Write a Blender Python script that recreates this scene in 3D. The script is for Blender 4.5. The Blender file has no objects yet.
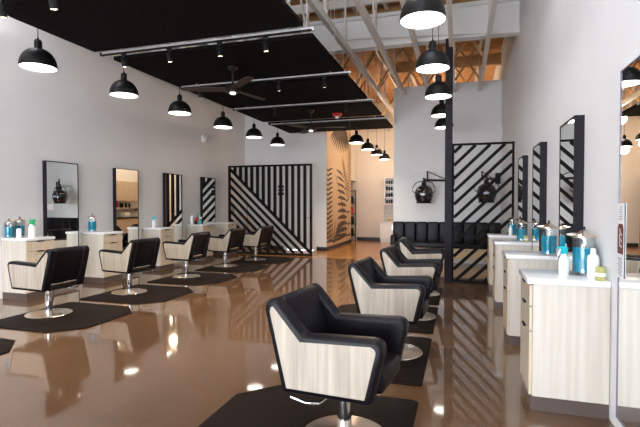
import bpy, bmesh, math, random
from mathutils import Vector, Matrix
PI = math.pi
random.seed(7)
sc = bpy.context.scene
COL = sc.collection

# ------------------------------------------------------------------ materials
def new_mat(name):
    m = bpy.data.materials.new(name); m.use_nodes = True
    nt = m.node_tree
    return m, nt, nt.nodes['Principled BSDF']

def plain(name, col, rough=.5, metal=0., spec=.5, **kw):
    m, nt, b = new_mat(name)
    b.inputs['Base Color'].default_value = (*col, 1)
    b.inputs['Roughness'].default_value = rough
    b.inputs['Metallic'].default_value = metal
    b.inputs['Specular IOR Level'].default_value = spec
    for k, v in kw.items():
        b.inputs[k.replace('_', ' ')].default_value = v
    return m

def noisy(name, c1, c2, rough=.5, scale=(4, 4, 4), detail=6, metal=0., spec=.5, bump=0., rough2=None, lo=.35, hi=.65):
    m, nt, b = new_mat(name)
    N, L = nt.nodes, nt.links
    tc = N.new('ShaderNodeTexCoord'); mp = N.new('ShaderNodeMapping')
    mp.inputs['Scale'].default_value = scale
    nz = N.new('ShaderNodeTexNoise'); nz.inputs['Scale'].default_value = 1; nz.inputs['Detail'].default_value = detail
    rp = N.new('ShaderNodeValToRGB')
    rp.color_ramp.elements[0].position = lo; rp.color_ramp.elements[1].position = hi
    rp.color_ramp.elements[0].color = (*c1, 1); rp.color_ramp.elements[1].color = (*c2, 1)
    L.new(tc.outputs['Object'], mp.inputs['Vector']); L.new(mp.outputs['Vector'], nz.inputs['Vector'])
    L.new(nz.outputs['Fac'], rp.inputs['Fac']); L.new(rp.outputs['Color'], b.inputs['Base Color'])
    b.inputs['Roughness'].default_value = rough; b.inputs['Metallic'].default_value = metal
    b.inputs['Specular IOR Level'].default_value = spec
    if rough2 is not None:
        mr = N.new('ShaderNodeMapRange'); mr.inputs['To Min'].default_value = rough; mr.inputs['To Max'].default_value = rough2
        L.new(nz.outputs['Fac'], mr.inputs['Value']); L.new(mr.outputs['Result'], b.inputs['Roughness'])
    if bump:
        bp = N.new('ShaderNodeBump'); bp.inputs['Strength'].default_value = bump; bp.inputs['Distance'].default_value = .01
        L.new(nz.outputs['Fac'], bp.inputs['Height']); L.new(bp.outputs['Normal'], b.inputs['Normal'])
    return m

def emis(name, col, s):
    m, nt, b = new_mat(name)
    b.inputs['Base Color'].default_value = (.8, .8, .8, 1)
    b.inputs['Emission Color'].default_value = (*col, 1)
    b.inputs['Emission Strength'].default_value = s
    return m

def mat_concrete():
    m, nt, b = new_mat('polished_concrete')
    N, L = nt.nodes, nt.links
    tc = N.new('ShaderNodeTexCoord')
    n1 = N.new('ShaderNodeTexNoise'); n1.inputs['Scale'].default_value = .55; n1.inputs['Detail'].default_value = 5
    n2 = N.new('ShaderNodeTexNoise'); n2.inputs['Scale'].default_value = 60; n2.inputs['Detail'].default_value = 3
    for n in (n1, n2): L.new(tc.outputs['Object'], n.inputs['Vector'])
    r1 = N.new('ShaderNodeValToRGB')
    r1.color_ramp.elements[0].position = .3; r1.color_ramp.elements[1].position = .72
    r1.color_ramp.elements[0].color = (.078, .037, .014, 1); r1.color_ramp.elements[1].color = (.155, .080, .036, 1)
    L.new(n1.outputs['Fac'], r1.inputs['Fac'])
    mx = N.new('ShaderNodeMix'); mx.data_type = 'RGBA'; mx.blend_type = 'MULTIPLY'; mx.inputs['Factor'].default_value = .45
    r2 = N.new('ShaderNodeValToRGB')
    r2.color_ramp.elements[0].position = .35; r2.color_ramp.elements[1].position = .65
    r2.color_ramp.elements[0].color = (.62, .6, .58, 1); r2.color_ramp.elements[1].color = (1.15, 1.12, 1.1, 1)
    L.new(n2.outputs['Fac'], r2.inputs['Fac'])
    L.new(r1.outputs['Color'], mx.inputs['A']); L.new(r2.outputs['Color'], mx.inputs['B'])
    # saw-cut control joints every few metres
    sx = N.new('ShaderNodeSeparateXYZ'); L.new(tc.outputs['Object'], sx.inputs['Vector'])
    def joint(out, off, period):
        a = N.new('ShaderNodeMath'); a.operation = 'ADD'; a.inputs[1].default_value = off; L.new(out, a.inputs[0])
        p = N.new('ShaderNodeMath'); p.operation = 'PINGPONG'; p.inputs[1].default_value = period / 2; L.new(a.outputs[0], p.inputs[0])
        c = N.new('ShaderNodeMath'); c.operation = 'LESS_THAN'; c.inputs[1].default_value = .004; L.new(p.outputs[0], c.inputs[0])
        return c.outputs[0]
    jx = joint(sx.outputs['X'], .26, 3.6); jy = joint(sx.outputs['Y'], -2.55, 4.2)
    mm = N.new('ShaderNodeMath'); mm.operation = 'MAXIMUM'; L.new(jx, mm.inputs[0]); L.new(jy, mm.inputs[1])
    m2 = N.new('ShaderNodeMix'); m2.data_type = 'RGBA'; m2.inputs['B'].default_value = (.1, .06, .04, 1)
    sc_ = N.new('ShaderNodeMath'); sc_.operation = 'MULTIPLY'; sc_.inputs[1].default_value = .6; L.new(mm.outputs[0], sc_.inputs[0])
    L.new(sc_.outputs[0], m2.inputs['Factor']); L.new(mx.outputs['Result'], m2.inputs['A'])
    L.new(m2.outputs['Result'], b.inputs['Base Color'])
    b.inputs['Roughness'].default_value = .35; b.inputs['Specular IOR Level'].default_value = .12
    b.inputs['Coat Weight'].default_value = 1.; b.inputs['Coat Roughness'].default_value = .05; b.inputs['Coat IOR'].default_value = 2.0
    return m

def mat_planks():
    m, nt, b = new_mat('honey_plank')
    N, L = nt.nodes, nt.links
    tc = N.new('ShaderNodeTexCoord'); mp = N.new('ShaderNodeMapping'); mp.inputs['Rotation'].default_value = (0, 0, PI / 2)
    br = N.new('ShaderNodeTexBrick'); br.inputs['Scale'].default_value = 1
    br.inputs['Brick Width'].default_value = 1.2; br.inputs['Row Height'].default_value = .18; br.inputs['Mortar Size'].default_value = .003
    br.inputs['Color1'].default_value = (.46, .205, .055, 1); br.inputs['Color2'].default_value = (.38, .16, .04, 1); br.inputs['Mortar'].default_value = (.15, .07, .03, 1)
    L.new(tc.outputs['Object'], mp.inputs['Vector']); L.new(mp.outputs['Vector'], br.inputs['Vector'])
    L.new(br.outputs['Color'], b.inputs['Base Color']); b.inputs['Roughness'].default_value = .2
    return m

def mat_glass(name, col=(.97, .99, 1), mixf=.12):
    m = bpy.data.materials.new(name); m.use_nodes = True
    nt = m.node_tree; N, L = nt.nodes, nt.links; N.clear()
    o = N.new('ShaderNodeOutputMaterial'); mx = N.new('ShaderNodeMixShader'); t = N.new('ShaderNodeBsdfTransparent'); g = N.new('ShaderNodeBsdfGlossy')
    t.inputs['Color'].default_value = (*col, 1); g.inputs['Roughness'].default_value = .03; mx.inputs['Fac'].default_value = mixf
    L.new(t.outputs[0], mx.inputs[1]); L.new(g.outputs[0], mx.inputs[2]); L.new(mx.outputs[0], o.inputs['Surface'])
    return m

M = {}
M['wall'] = noisy('white_wall_paint', (.775, .77, .77), (.80, .795, .795), .6, (2, 2, 2), bump=.02)
M['wall_grey'] = plain('soft_grey_paint', (.77, .765, .765), .6)
M['wall_warm'] = plain('cream_paint', (.78, .69, .60), .6)
M['concrete'] = mat_concrete()
M['plank'] = mat_planks()
M['deck'] = noisy('roof_deck_board', (.40, .185, .065), (.56, .285, .105), .75, (.7, 6, 2), 5)
M['joist_paint'] = plain('pale_joist_paint', (.66, .62, .58), .5)
M['beam_paint'] = plain('white_beam_paint', (.80, .80, .79), .5)
M['black'] = plain('black_metal', (.006, .0055, .006), .45, spec=.25)
M['frame'] = plain('charcoal_frame', (.011, .008, .014), .5, spec=.2)
M['slat'] = noisy('black_slat_paint', (.004, .0036, .004), (.008, .007, .007), .65, (3, 3, 12), spec=.12)
M['felt'] = noisy('black_acoustic_felt', (.0018, .0014, .0014), (.0085, .0065, .006), .95, (26, 26, 26), 8, spec=.1, bump=.4)
M['leather'] = noisy('black_vinyl', (.0030, .0022, .0042), (.0052, .0040, .0068), .38, (30, 30, 30), 4, spec=.2, bump=.06)
M['oak'] = noisy('whitewashed_oak', (.32, .27, .215), (.49, .432, .358), .45, (22, 22, 1.1), 7, lo=.3, hi=.7)
M['laminate'] = noisy('pale_laminate', (.54, .485, .41), (.66, .61, .54), .42, (26, 26, 1.0), 7, lo=.25, hi=.7)
M['front'] = noisy('pale_laminate_front', (.52, .42, .31), (.64, .54, .42), .42, (26, 26, 1.0), 7, lo=.25, hi=.7)
M['toe'] = plain('brown_toe_kick', (.115, .085, .075), .3, .25)
M['quartz'] = noisy('white_quartz', (.72, .71, .72), (.84, .835, .84), .16, (5, 5, 5), 8, lo=.3, hi=.6)
M['chrome'] = plain('chrome', (.78, .78, .79), .09, 1.)
M['brushed'] = plain('brushed_steel', (.66, .58, .50), .24, 1.)
M['mirror'] = plain('silvered_glass', (.93, .96, .945), .004, 1.)
M['rubber'] = noisy('black_rubber_mat', (.007, .004, .003), (.012, .0072, .0056), .6, (60, 60, 60), 2, spec=.08)
M['white'] = plain('white_plastic', (.82, .82, .82), .35)
M['enamel'] = plain('white_enamel', (.85, .84, .82), .4)
M['lamp'] = emis('lamp_diffuser', (1., .96, .88), 4.)
M['spot'] = emis('spot_lens', (1., .86, .64), 6.)
M['glass'] = mat_glass('window_glass')
M['clear'] = mat_glass('clear_jar_glass', (.95, .975, .98), .05)
M['blue'] = plain('blue_liquid', (.0, .25, .38), .12, Coat_Weight=.6)
M['blue_pale'] = plain('pale_blue_liquid', (.05, .34, .46), .15, Coat_Weight=.6)
M['teal'] = plain('teal_plastic', (.0, .46, .56), .35)
M['green'] = plain('green_plastic', (.02, .42, .16), .4)
M['red'] = plain('red_plastic', (.60, .022, .016), .35)
M['orange'] = plain('orange_plastic', (.80, .30, .02), .45)
M['milky'] = plain('milky_plastic', (.78, .83, .84), .3)
M['olive'] = noisy('yellow_green_wax', (.34, .34, .08), (.52, .50, .20), .35, (60, 60, 60))
M['rail'] = plain('silver_track', (.50, .49, .48), .4, .3)
M['mural_bg'] = noisy('tan_mural_ground', (.55, .38, .235), (.61, .43, .27), .7, (1, 1, 1))
M['leaf'] = noisy('brown_leaf_print', (.05, .03, .019), (.09, .055, .034), .7, (4, 4, 4))
M['leaf2'] = noisy('taupe_leaf_print', (.20, .115, .062), (.27, .16, .09), .7, (4, 4, 4))
M['blade'] = plain('walnut_blade', (.045, .026, .018), .5)
M['bronze'] = plain('dark_bronze', (.05, .035, .03), .32, .7)
M['hood'] = plain('smoked_black_plastic', (.014, .010, .012), .16, Coat_Weight=.5)
M['tan_wood'] = noisy('tan_bench_wood', (.50, .36, .20), (.62, .46, .28), .45, (2, 20, 20))
M['greyplinth'] = plain('grey_plinth', (.45, .43, .41), .5)
M['brown_label'] = plain('brown_print', (.16, .035, .022), .4)
M['grey_print'] = plain('grey_print', (.35, .34, .38), .5)
M['badge'] = plain('pale_badge', (.55, .57, .80), .3)
M['towel'] = noisy('white_towel', (.70, .68, .64), (.80, .78, .75), .9, (60, 60, 60))
M['tile'] = noisy('mottled_backsplash', (.30, .28, .26), (.72, .69, .64), .35, (22, 22, 30), 2)
M['baseboard'] = plain('black_baseboard', (.014, .013, .014), .4)
M['amber'] = plain('amber_bottle', (.35, .13, .03), .2)

# ------------------------------------------------------------------ mesh helpers
class B:
    def __init__(s): s.bm = bmesh.new()
    def box(s, x0, x1, y0, y1, z0, z1, bev=0, seg=2, mi=0):
        before = set(s.bm.faces)
        vs = [s.bm.verts.new(p) for p in ((x0, y0, z0), (x1, y0, z0), (x1, y1, z0), (x0, y1, z0), (x0, y0, z1), (x1, y0, z1), (x1, y1, z1), (x0, y1, z1))]
        fs = [s.bm.faces.new([vs[i] for i in q]) for q in ((0, 3, 2, 1), (4, 5, 6, 7), (0, 1, 5, 4), (1, 2, 6, 5), (2, 3, 7, 6), (3, 0, 4, 7))]
        if bev:
            es = list({e for f in fs for e in f.edges})
            bmesh.ops.bevel(s.bm, geom=es, offset=bev, segments=seg, affect='EDGES', profile=.5)
        if mi:
            for f in set(s.bm.faces) - before: f.material_index = mi
        return s
    def prism(s, pts, a0, a1, axis='y', bev=0, seg=3, mi=0):
        """pts: 2-D outline (x,z) for axis y, (y,z) for axis x, (x,y) for axis z"""
        def P(p, a):
            return (p[0], a, p[1]) if axis == 'y' else (a, p[0], p[1]) if axis == 'x' else (p[0], p[1], a)
        before = set(s.bm.faces)
        lo = [s.bm.verts.new(P(p, a0)) for p in pts]; hi = [s.bm.verts.new(P(p, a1)) for p in pts]
        n = len(pts); fs = [s.bm.faces.new(lo[::-1]), s.bm.faces.new(hi)]
        for i in range(n): fs.append(s.bm.faces.new((lo[i], lo[(i + 1) % n], hi[(i + 1) % n], hi[i])))
        bmesh.ops.recalc_face_normals(s.bm, faces=fs)
        if bev:
            es = list({e for f in fs for e in f.edges})
            bmesh.ops.bevel(s.bm, geom=es, offset=bev, segments=seg, affect='EDGES', profile=.5)
        if mi:
            for f in set(s.bm.faces) - before: f.material_index = mi
        return s
    def lathe(s, prof, seg=32, c=(0, 0, 0), cap=False):
        rings = []
        for r, z in prof:
            if r < 1e-6: rings.append([s.bm.verts.new((c[0], c[1], c[2] + z))])
            else: rings.append([s.bm.verts.new((c[0] + r * math.cos(2 * PI * i / seg), c[1] + r * math.sin(2 * PI * i / seg), c[2] + z)) for i in range(seg)])
        fs = []
        for a, b in zip(rings, rings[1:]):
            for i in range(seg):
                j = (i + 1) % seg
                q = [a[0 if len(a) == 1 else i], a[0 if len(a) == 1 else j], b[0 if len(b) == 1 else j], b[0 if len(b) == 1 else i]]
                u = []
                for v in q:
                    if v not in u: u.append(v)
                if len(u) > 2: fs.append(s.bm.faces.new(u))
        if cap:
            for r in (rings[0], rings[-1]):
                if len(r) > 1: fs.append(s.bm.faces.new(r))
        bmesh.ops.recalc_face_normals(s.bm, faces=fs)
        return s
    def tube(s, path, r, seg=10, r2=None):
        path = [Vector(p) for p in path]; rings = []; up = Vector((0, 0, 1))
        for i, p in enumerate(path):
            d = (path[min(i + 1, len(path) - 1)] - path[max(i - 1, 0)]).normalized()
            u = d.cross(up)
            if u.length < .05: u = d.cross(Vector((1, 0, 0)))
            u.normalize(); v = d.cross(u)
            rr = r if r2 is None else r + (r2 - r) * i / (len(path) - 1)
            rings.append([s.bm.verts.new(p + rr * (math.cos(2 * PI * k / seg) * u + math.sin(2 * PI * k / seg) * v)) for k in range(seg)])
        fs = []
        for a, b in zip(rings, rings[1:]):
            for k in range(seg): fs.append(s.bm.faces.new((a[k], a[(k + 1) % seg], b[(k + 1) % seg], b[k])))
        fs.append(s.bm.faces.new(rings[0])); fs.append(s.bm.faces.new(rings[-1]))
        bmesh.ops.recalc_face_normals(s.bm, faces=fs)
        return s
    def bar(s, p0, p1, w, d, axis='y'):
        """straight bar of rectangular section; d is its thickness along `axis`"""
        p0, p1 = Vector(p0), Vector(p1); t = (p1 - p0).normalized()
        a = Vector((0, 1, 0)) if axis == 'y' else Vector((1, 0, 0))
        n = t.cross(a).normalized()
        vs = []
        for p in (p0, p1):
            for (i, j) in ((-1, -1), (1, -1), (1, 1), (-1, 1)): vs.append(s.bm.verts.new(p + n * w / 2 * i + a * d / 2 * j))
        fs = [s.bm.faces.new([vs[i] for i in q]) for q in ((0, 1, 2, 3), (4, 7, 6, 5), (0, 4, 5, 1), (1, 5, 6, 2), (2, 6, 7, 3), (3, 7, 4, 0))]
        bmesh.ops.recalc_face_normals(s.bm, faces=fs)
        return s
    def poly(s, pts, mi=0):
        f = s.bm.faces.new([s.bm.verts.new(p) for p in pts]); f.material_index = mi
        return s
    def xf(s, mat):
        bmesh.ops.transform(s.bm, matrix=mat, verts=s.bm.verts); return s
    def build(s, name, mat, parent=None, smooth=True, ang=35):
        me = bpy.data.meshes.new(name)
        bmesh.ops.recalc_face_normals(s.bm, faces=s.bm.faces)
        s.bm.to_mesh(me); s.bm.free()
        for m in (mat if isinstance(mat, (list, tuple)) else [mat]): me.materials.append(M[m])
        if smooth:
            for p in me.polygons: p.use_smooth = True
            me.set_sharp_from_angle(angle=math.radians(ang))
        o = bpy.data.objects.new(name, me); COL.objects.link(o)
        if parent: o.parent = parent
        return o

def tag(o, label, cat, group=None):
    o['label'] = label; o['category'] = cat
    if group: o['group'] = group
    return o

def thing(name, label, cat, loc=(0, 0, 0), rz=0, group=None):
    o = bpy.data.objects.new(name, None); COL.objects.link(o)
    o.empty_display_size = .1; o.location = loc; o.rotation_euler = (0, 0, rz)
    return tag(o, label, cat, group)

def dup(root, loc, rz, label, group=None):
    def rec(src, par):
        c = src.copy(); COL.objects.link(c); c.parent = par
        for ch in [x for x in list(src.children)]: rec(ch, c)
        return c
    r = rec(root, None)
    r.location = loc; r.rotation_euler = (0, 0, rz); r['label'] = label
    if group: r['group'] = group
    return r

def struct(name, b, mat, parent=None):
    o = b.build(name, mat, parent, smooth=False)
    if not parent: o['kind'] = 'structure'
    return o

# ------------------------------------------------------------------ room dimensions
XL, XR = -6.70, .97          # long side walls
YF, YB, YE = -5.5, 13.3, 17.6   # shopfront, wall behind the slats, end wall of the back room
ZC = 5.4
XM = -3.93                   # mural wall
YG = 12.0                    # grey wall behind the bench
XG = -1.69

struct('floor', B().box(XL - .2, XR + .2, YF - .2, 11.55, -.1, 0), 'concrete')
struct('floor_back', B().box(XL - .2, XR + .2, 11.55, YE + .2, -.1, 0), 'plank')
SKY = [(-6.2, -5.2), (-1.7, -.1)]          # skylights added out of view for overhead fill, two strips before the main beam
ADDED_SKY_Y = [(-3.6, -1.6), (-.4, 1.6), (3.6, 5.0)]
ce = B(); xs_ = [XL - .2, SKY[0][0], SKY[0][1], SKY[1][0], SKY[1][1], XR + .2]
for i in (0, 2, 4): ce.box(xs_[i], xs_[i + 1], YF - .2, YE + .2, ZC, ZC + .1)
ys_ = [YF - .2] + [v for p in ADDED_SKY_Y for v in p] + [YE + .2]
for a, b_ in SKY:
    for i in range(0, len(ys_), 2): ce.box(a, b_, ys_[i], ys_[i + 1], ZC, ZC + .1)
struct('ceiling', ce, 'deck')
kk = 4
for a, b_ in SKY:
    for c, d_ in ADDED_SKY_Y:
        so = struct('window_%d' % kk, B().box(a, b_, c, d_, ZC + .2, ZC + .21), 'glass'); kk += 1  # pane of an added skylight, numbered after the shopfront windows
        struct('added_skylight_curb', B().box(a - .05, a, c - .05, d_ + .05, ZC + .1, ZC + .25).box(b_, b_ + .05, c - .05, d_ + .05, ZC + .1, ZC + .25).box(a, b_, c - .05, c, ZC + .1, ZC + .25).box(a, b_, d_, d_ + .05, ZC + .1, ZC + .25), 'white', so)
struct('wall_left', B().box(XL - .15, XL, YF - .2, YB, 0, ZC), 'wall')
struct('wall_right', B().box(XR, XR + .15, YF - .2, YE + .2, 0, ZC), 'wall')
# wall behind the slatted divider, with the door opening
DX0, DX1, DZ = -5.28, -4.32, 2.24
w = B().box(XL, DX0, YB, YB + .12, 0, ZC).box(DX1, XM, YB, YB + .12, 0, ZC).box(DX0, DX1, YB, YB + .12, DZ, ZC)
struct('wall_back', w, 'wall')
d = B().box(DX0 + .03, DX1 - .03, YB + .03, YB + .07, .01, DZ - .03)
for z0, z1 in ((.2, 1.0), (1.15, 2.05)):
    d.box(DX0 + .16, DX1 - .16, YB + .022, YB + .04, z0, z1, .008)
door = struct('door_1', d, 'white')
k = B().box(DX0 - .07, DX0 + .03, YB - .02, YB + .10, 0, DZ + .07).box(DX1 - .03, DX1 + .07, YB - .02, YB + .10, 0, DZ + .07).box(DX0 + .03, DX1 - .03, YB - .02, YB + .10, DZ - .03, DZ + .07)
struct('door_frame', k, 'white', door)
h = B().tube([(DX1 - .1, YB + .03, 1.02), (DX1 - .1, YB - .03, 1.02), (DX1 - .22, YB - .03, 1.02)], .011)
h.build('door_handle', 'chrome', door)
# mural wall and the closet opening beyond it
struct('wall_mural', B().box(XM - .12, XM, YB + .12, 16.55, 0, ZC).box(XM - .12, XM, 16.55, YE, 2.35, ZC), 'wall_warm')
struct('wall_closet', B().box(-5.3, -5.2, 16.4, YE, 0, 2.6).box(-5.2, XM - .12, 16.43, 16.5, 0, 2.6).box(-5.2, XM - .12, 16.5, YE, 2.5, 2.6), 'wall_warm')
struct('wall_end', B().box(-5.3, XR, YE, YE + .12, 0, ZC), 'wall_warm')
struct('wall_bench', B().box(XG, XR, YG, YG + .14, 0, 4.52), 'wall_grey')
# shopfront behind the camera
WX = [(-6.4, -4.3), (-4.1, -2.0), (-1.8, .3)]
WZ = 3.0
fw = B().box(XL, XR, YF - .12, YF, 0, .25).box(XL, XR, YF - .12, YF, WZ, ZC)
for a, b_ in ((XL, -6.4), (-4.3, -4.1), (-2.0, -1.8), (.3, XR)): fw.box(a, b_, YF - .12, YF, .25, WZ)
struct('wall_front', fw, 'wall')
for i, (a, b_) in enumerate(WX):
    g = B().box(a + .05, b_ - .05, YF - .07, YF - .06, .3, WZ - .05)
    wo = struct('window_%d' % (i + 1), g, 'glass')
    f = B().box(a, a + .05, YF - .1, YF - .02, .25, WZ).box(b_ - .05, b_, YF - .1, YF - .02, .25, WZ).box(a + .05, b_ - .05, YF - .1, YF - .02, .25, .3).box(a + .05, b_ - .05, YF - .1, YF - .02, WZ - .05, WZ)
    for z in (2.3,): f.box(a + .05, b_ - .05, YF - .1, YF - .02, z, z + .05)
    struct('window_frame', f, 'black', wo)
# baseboards
struct('baseboard_mural', B().box(XM, XM + .015, YB - .01, 16.55, 0, .12), 'baseboard')
struct('baseboard_back', B().box(DX1 + .075, XM, YB - .015, YB, 0, .12).box(XL + .01, DX0 - .075, YB - .015, YB, 0, .12), 'baseboard')
struct('baseboard_end', B().box(XM, -2.9, YE - .015, YE, 0, .13), 'baseboard')
# steel column
struct('column', B().box(-.268, -.138, 8.505, 8.635, 0, 4.44, .006), 'frame')
# main roof beam: solid web with top and bottom flange
struct('ceiling_beam', B().box(XL, XR, 8.62, 8.66, 4.50, 5.0).box(XL, XR, 8.54, 8.74, 4.44, 4.50).box(XL, XR, 8.54, 8.74, 5.0, 5.06), 'beam_paint')
# open-web joists running the depth of the room under and through the beam line
jx = [-.17 + .62 * k for k in range(-10, 2)]
for k, x in enumerate(jx):
    j = B().box(x - .035, x + .035, YF, YE, 4.28, 4.40).box(x - .035, x + .035, YF, YE, 5.30, 5.40)
    y = YF + .1 + (.3 if k % 2 else 0)
    while y < YE - 1.3:
        if not (8.2 - 1.3 < y < 8.8):
            j.bar((x, y, 4.40), (x, y + .6, 5.30), .035, .03, 'x'); j.bar((x, y + .6, 5.30), (x, y + 1.2, 4.40), .035, .03, 'x')
        else:
            j.bar((x, y, 4.40), (x, y, 5.30), .035, .03, 'x')
        y += 1.2 if y < 8 else 3.6
    struct('ceiling_joist' if k == 0 else 'ceiling_joist.%03d' % k, j, 'joist_paint')
# blocking beams above
for k, y in enumerate((5.35, 8.25)):
    struct('ceiling_purlin' if k == 0 else 'ceiling_purlin.%03d' % k, B().box(XL, XR, y - .03, y + .03, 5.12, 5.28), 'joist_paint')

# timber bridging between the joists behind the beam
M['rafter'] = noisy('rafter_timber', (.46, .25, .10), (.62, .36, .16), .7, (3, 3, 3))
kk = 0
for row, y in enumerate((9.6, 11.3, 13.4, 15.4)):
    for k, x in enumerate(jx):
        if x < -4.5 or x > .3: continue
        br_ = B().bar((x + .04, y, 5.28), (x + .58, y, 4.42), .05, .04, 'y').bar((x + .04, y + .06, 4.42), (x + .58, y + .06, 5.28), .05, .04, 'y')
        struct('ceiling_bridging' if kk == 0 else 'ceiling_bridging.%03d' % kk, br_, 'rafter'); kk += 1
struct('ceiling_ledger', B().box(XG, XR, 12.3, 12.45, 5.0, 5.28).box(XL, XR, 9.0, 9.06, 5.24, 5.38), 'rafter')
# ------------------------------------------------------------------ palm mural on the tan wall
def mural():
    X = XM + .004
    b = B().box(XM, X, YB, 16.55, .12, 4.25)
    lay = [0]
    KY = 3.4                      # the print is stretched along the wall
    def put(pts, mi):
        lay[0] += 1
        xx = X + .0005 + .00004 * lay[0]
        q = [(xx, min(max(YB + .01 + KY * a, YB + .01), 16.54), min(max(z, .13), 4.24)) for a, z in pts]
        b.poly(q, mi)
    def leaflet(a0, z0, ang, ln, wd, bend, mi):
        n = 10; L_, R_ = [], []
        for i in range(n + 1):
            t = i / n; th = ang + bend * t; thm = ang + bend * t / 2
            ca, cz = a0 + ln * t * math.cos(thm), z0 + ln * t * math.sin(thm)
            w_ = wd * (math.sin(PI * min(1, t * .95 + .03)) ** .8)
            L_.append((ca - w_ * math.sin(th), cz + w_ * math.cos(th))); R_.append((ca + w_ * math.sin(th), cz - w_ * math.cos(th)))
        put(L_ + R_[::-1], mi)
    D = math.radians
    # tall plant: broad drooping leaves along one stem
    leaflet(.76, .13, D(95), 2.55, .012, D(14), 1)
    for i in range(11):
        t = i / 10; z = .32 + 2.1 * t; a = .79 - .20 * t * t
        leaflet(a, z, D(158 - 30 * t), .42 - .10 * t, .088 - .050 * t, D(72 - 34 * t), 1)
        if i % 2 == 0: leaflet(a - .01, z - .05, D(40 + 25 * t), .17, .042 - .022 * t, D(-60), 1)
    for i in range(14):
        t = i / 13; leaflet(.58 + .16 * t, 1.5 + 1.25 * (1 - t), D(84 - 30 * t), .40, .016, D(18), 2)
    # hanging fan at the top
    for i in range(12):
        t = i / 11; leaflet(.60 - .10 * (t - .5), 4.24, D(-68 - 62 * t), .84 + .22 * math.sin(PI * t), .030, D(-22 + 40 * t), 1)
    # feathered strip at the far edge
    for i in range(18):
        z = 1.9 + .12 * i; leaflet(.90, z, D(125), .16, .018, D(30), 1); leaflet(.92, z, D(60), .10, .014, D(-30), 1)
    # thin fronds at the near edge
    for i in range(15):
        z = .35 + .15 * i; leaflet(.03, z, D(62), .23, .030, D(-45), 1); leaflet(.05, z, D(115), .15, .026, D(40), 1)
    # low plant
    for i in range(9):
        t = i / 8; leaflet(.24, .16, D(130 - 85 * t), .55 + .25 * math.sin(PI * t), .013, D(-18 + 30 * t), 2)
    for i in range(4): leaflet(.20 + .05 * i, .22 + .11 * i, D(35 + 10 * i), .30, .05, D(-70), 1)
    leaflet(.22, .25, D(150), .24, .045, D(60), 1)
    o = b.build('palm_mural', ['mural_bg', 'leaf', 'leaf2'], smooth=False)
    tag(o, 'tan wall mural of large brown palm leaves at the back hall entrance', 'mural')
mural()

# ------------------------------------------------------------------ styling chairs
def make_chair(label, group):
    t = thing('styling_chair', label, 'chair', group=group)
    B().lathe([(0, 0), (.266, 0), (.273, .006), (.266, .012), (.16, .022), (.06, .028), (0, .028)], 56).build('base', 'brushed', t)
    B().lathe([(.056, .028), (.056, .045), (.044, .05), (.044, .25), (.036, .256), (.036, .355), (0, .355)], 28).build('post', 'chrome', t)
    lv = B().tube([(-.02, -.03, .325), (-.03, -.17, .315), (-.06, -.25, .30), (-.13, -.285, .305), (-.22, -.285, .325)], .009)
    lv.lathe([(0, -.0), (.014, .006), (.014, .05), (0, .055)], 14, (-.02, -.035, .285))
    lv.build('pump_lever', 'chrome', t)
    B().box(-.20, .22, -.19, .19, .335, .375, .01).build('seat_frame', 'black', t)
    B().box(-.215, .305, -.2, .2, .380, .505, .035, 4).build('seat', 'leather', t)
    back = [(-.262, .455), (-.372, .835), (-.355, .875), (-.315, .887), (-.285, .87), (-.15, .49), (-.16, .46)]
    B().prism(back, -.215, .215, 'y', .014, 3).build('backrest', 'leather', t)
    B().box(-.262, -.23, -.2, .2, .36, .395, .008).build('back_rail', 'black', t)
    B().box(-.268, -.245, -.205, .205, .412, .438, .004).build('back_trim', 'chrome', t)
    arm = [(-.268, .350), (-.385, .825), (-.372, .868), (-.33, .888), (-.297, .872), (-.135, .692), (.285, .716), (.322, .70), (.335, .66), (.266, .362)]
    panel = [(-.236, .380), (-.345, .812), (-.337, .838), (-.322, .843), (-.150, .657), (.268, .682), (.290, .671), (.296, .65), (.235, .392)]
    for s in (-1, 1):
        a, c = sorted((s * .205, s * .312))
        B().prism(arm, a, c, 'y', .024, 4).build('armrest', 'leather', t)
        a, c = sorted((s * .300, s * .3155))
        B().prism(panel, a, c, 'y', .003, 1).build('side_panel', 'oak', t)
    return t

MT = .014
left_chairs = [(-5.13, 4.545, 0), (-5.14, 6.06, -3), (-5.17, 7.70, 2), (-5.17, 9.25, -4), (-5.02, 10.55, -5)]
left_lab = ['black oak-sided styling chair on the long mirror wall, farthest from the slatted divider',
            'black oak-sided styling chair on the long mirror wall, fourth from the slatted divider',
            'black oak-sided styling chair on the long mirror wall, third from the slatted divider',
            'black oak-sided styling chair on the long mirror wall, second from the slatted divider',
            'black styling chair with pale oak sides standing directly before the slatted black divider']
gL, gR = 'styling chairs along the long mirror wall', 'styling chairs in the aisle row before the bench'
c0 = make_chair(left_lab[0], gL)
c0.location = (left_chairs[0][0], left_chairs[0][1], MT); c0.rotation_euler = (0, 0, PI)
for (x, y, a), lb in list(zip(left_chairs, left_lab))[1:]:
    dup(c0, (x, y, MT), PI + math.radians(a), lb, gL)
right_chairs = [(-.672, 2.665, -7), (-.605, 4.375, -4), (-.555, 5.845, -4), (-.56, 7.36, 2)]
right_lab = ['largest black styling chair with pale oak side, first in the aisle row',
             'black oak-sided styling chair directly behind the large close one in the aisle row',
             'black oak-sided styling chair, third in the aisle row, second from the channelled bench',
             'black oak-sided styling chair at the end of the aisle row beside the channelled bench']
for (x, y, a), lb in zip(right_chairs, right_lab):
    dup(c0, (x, y, MT), math.radians(a), lb, gR)

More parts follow.
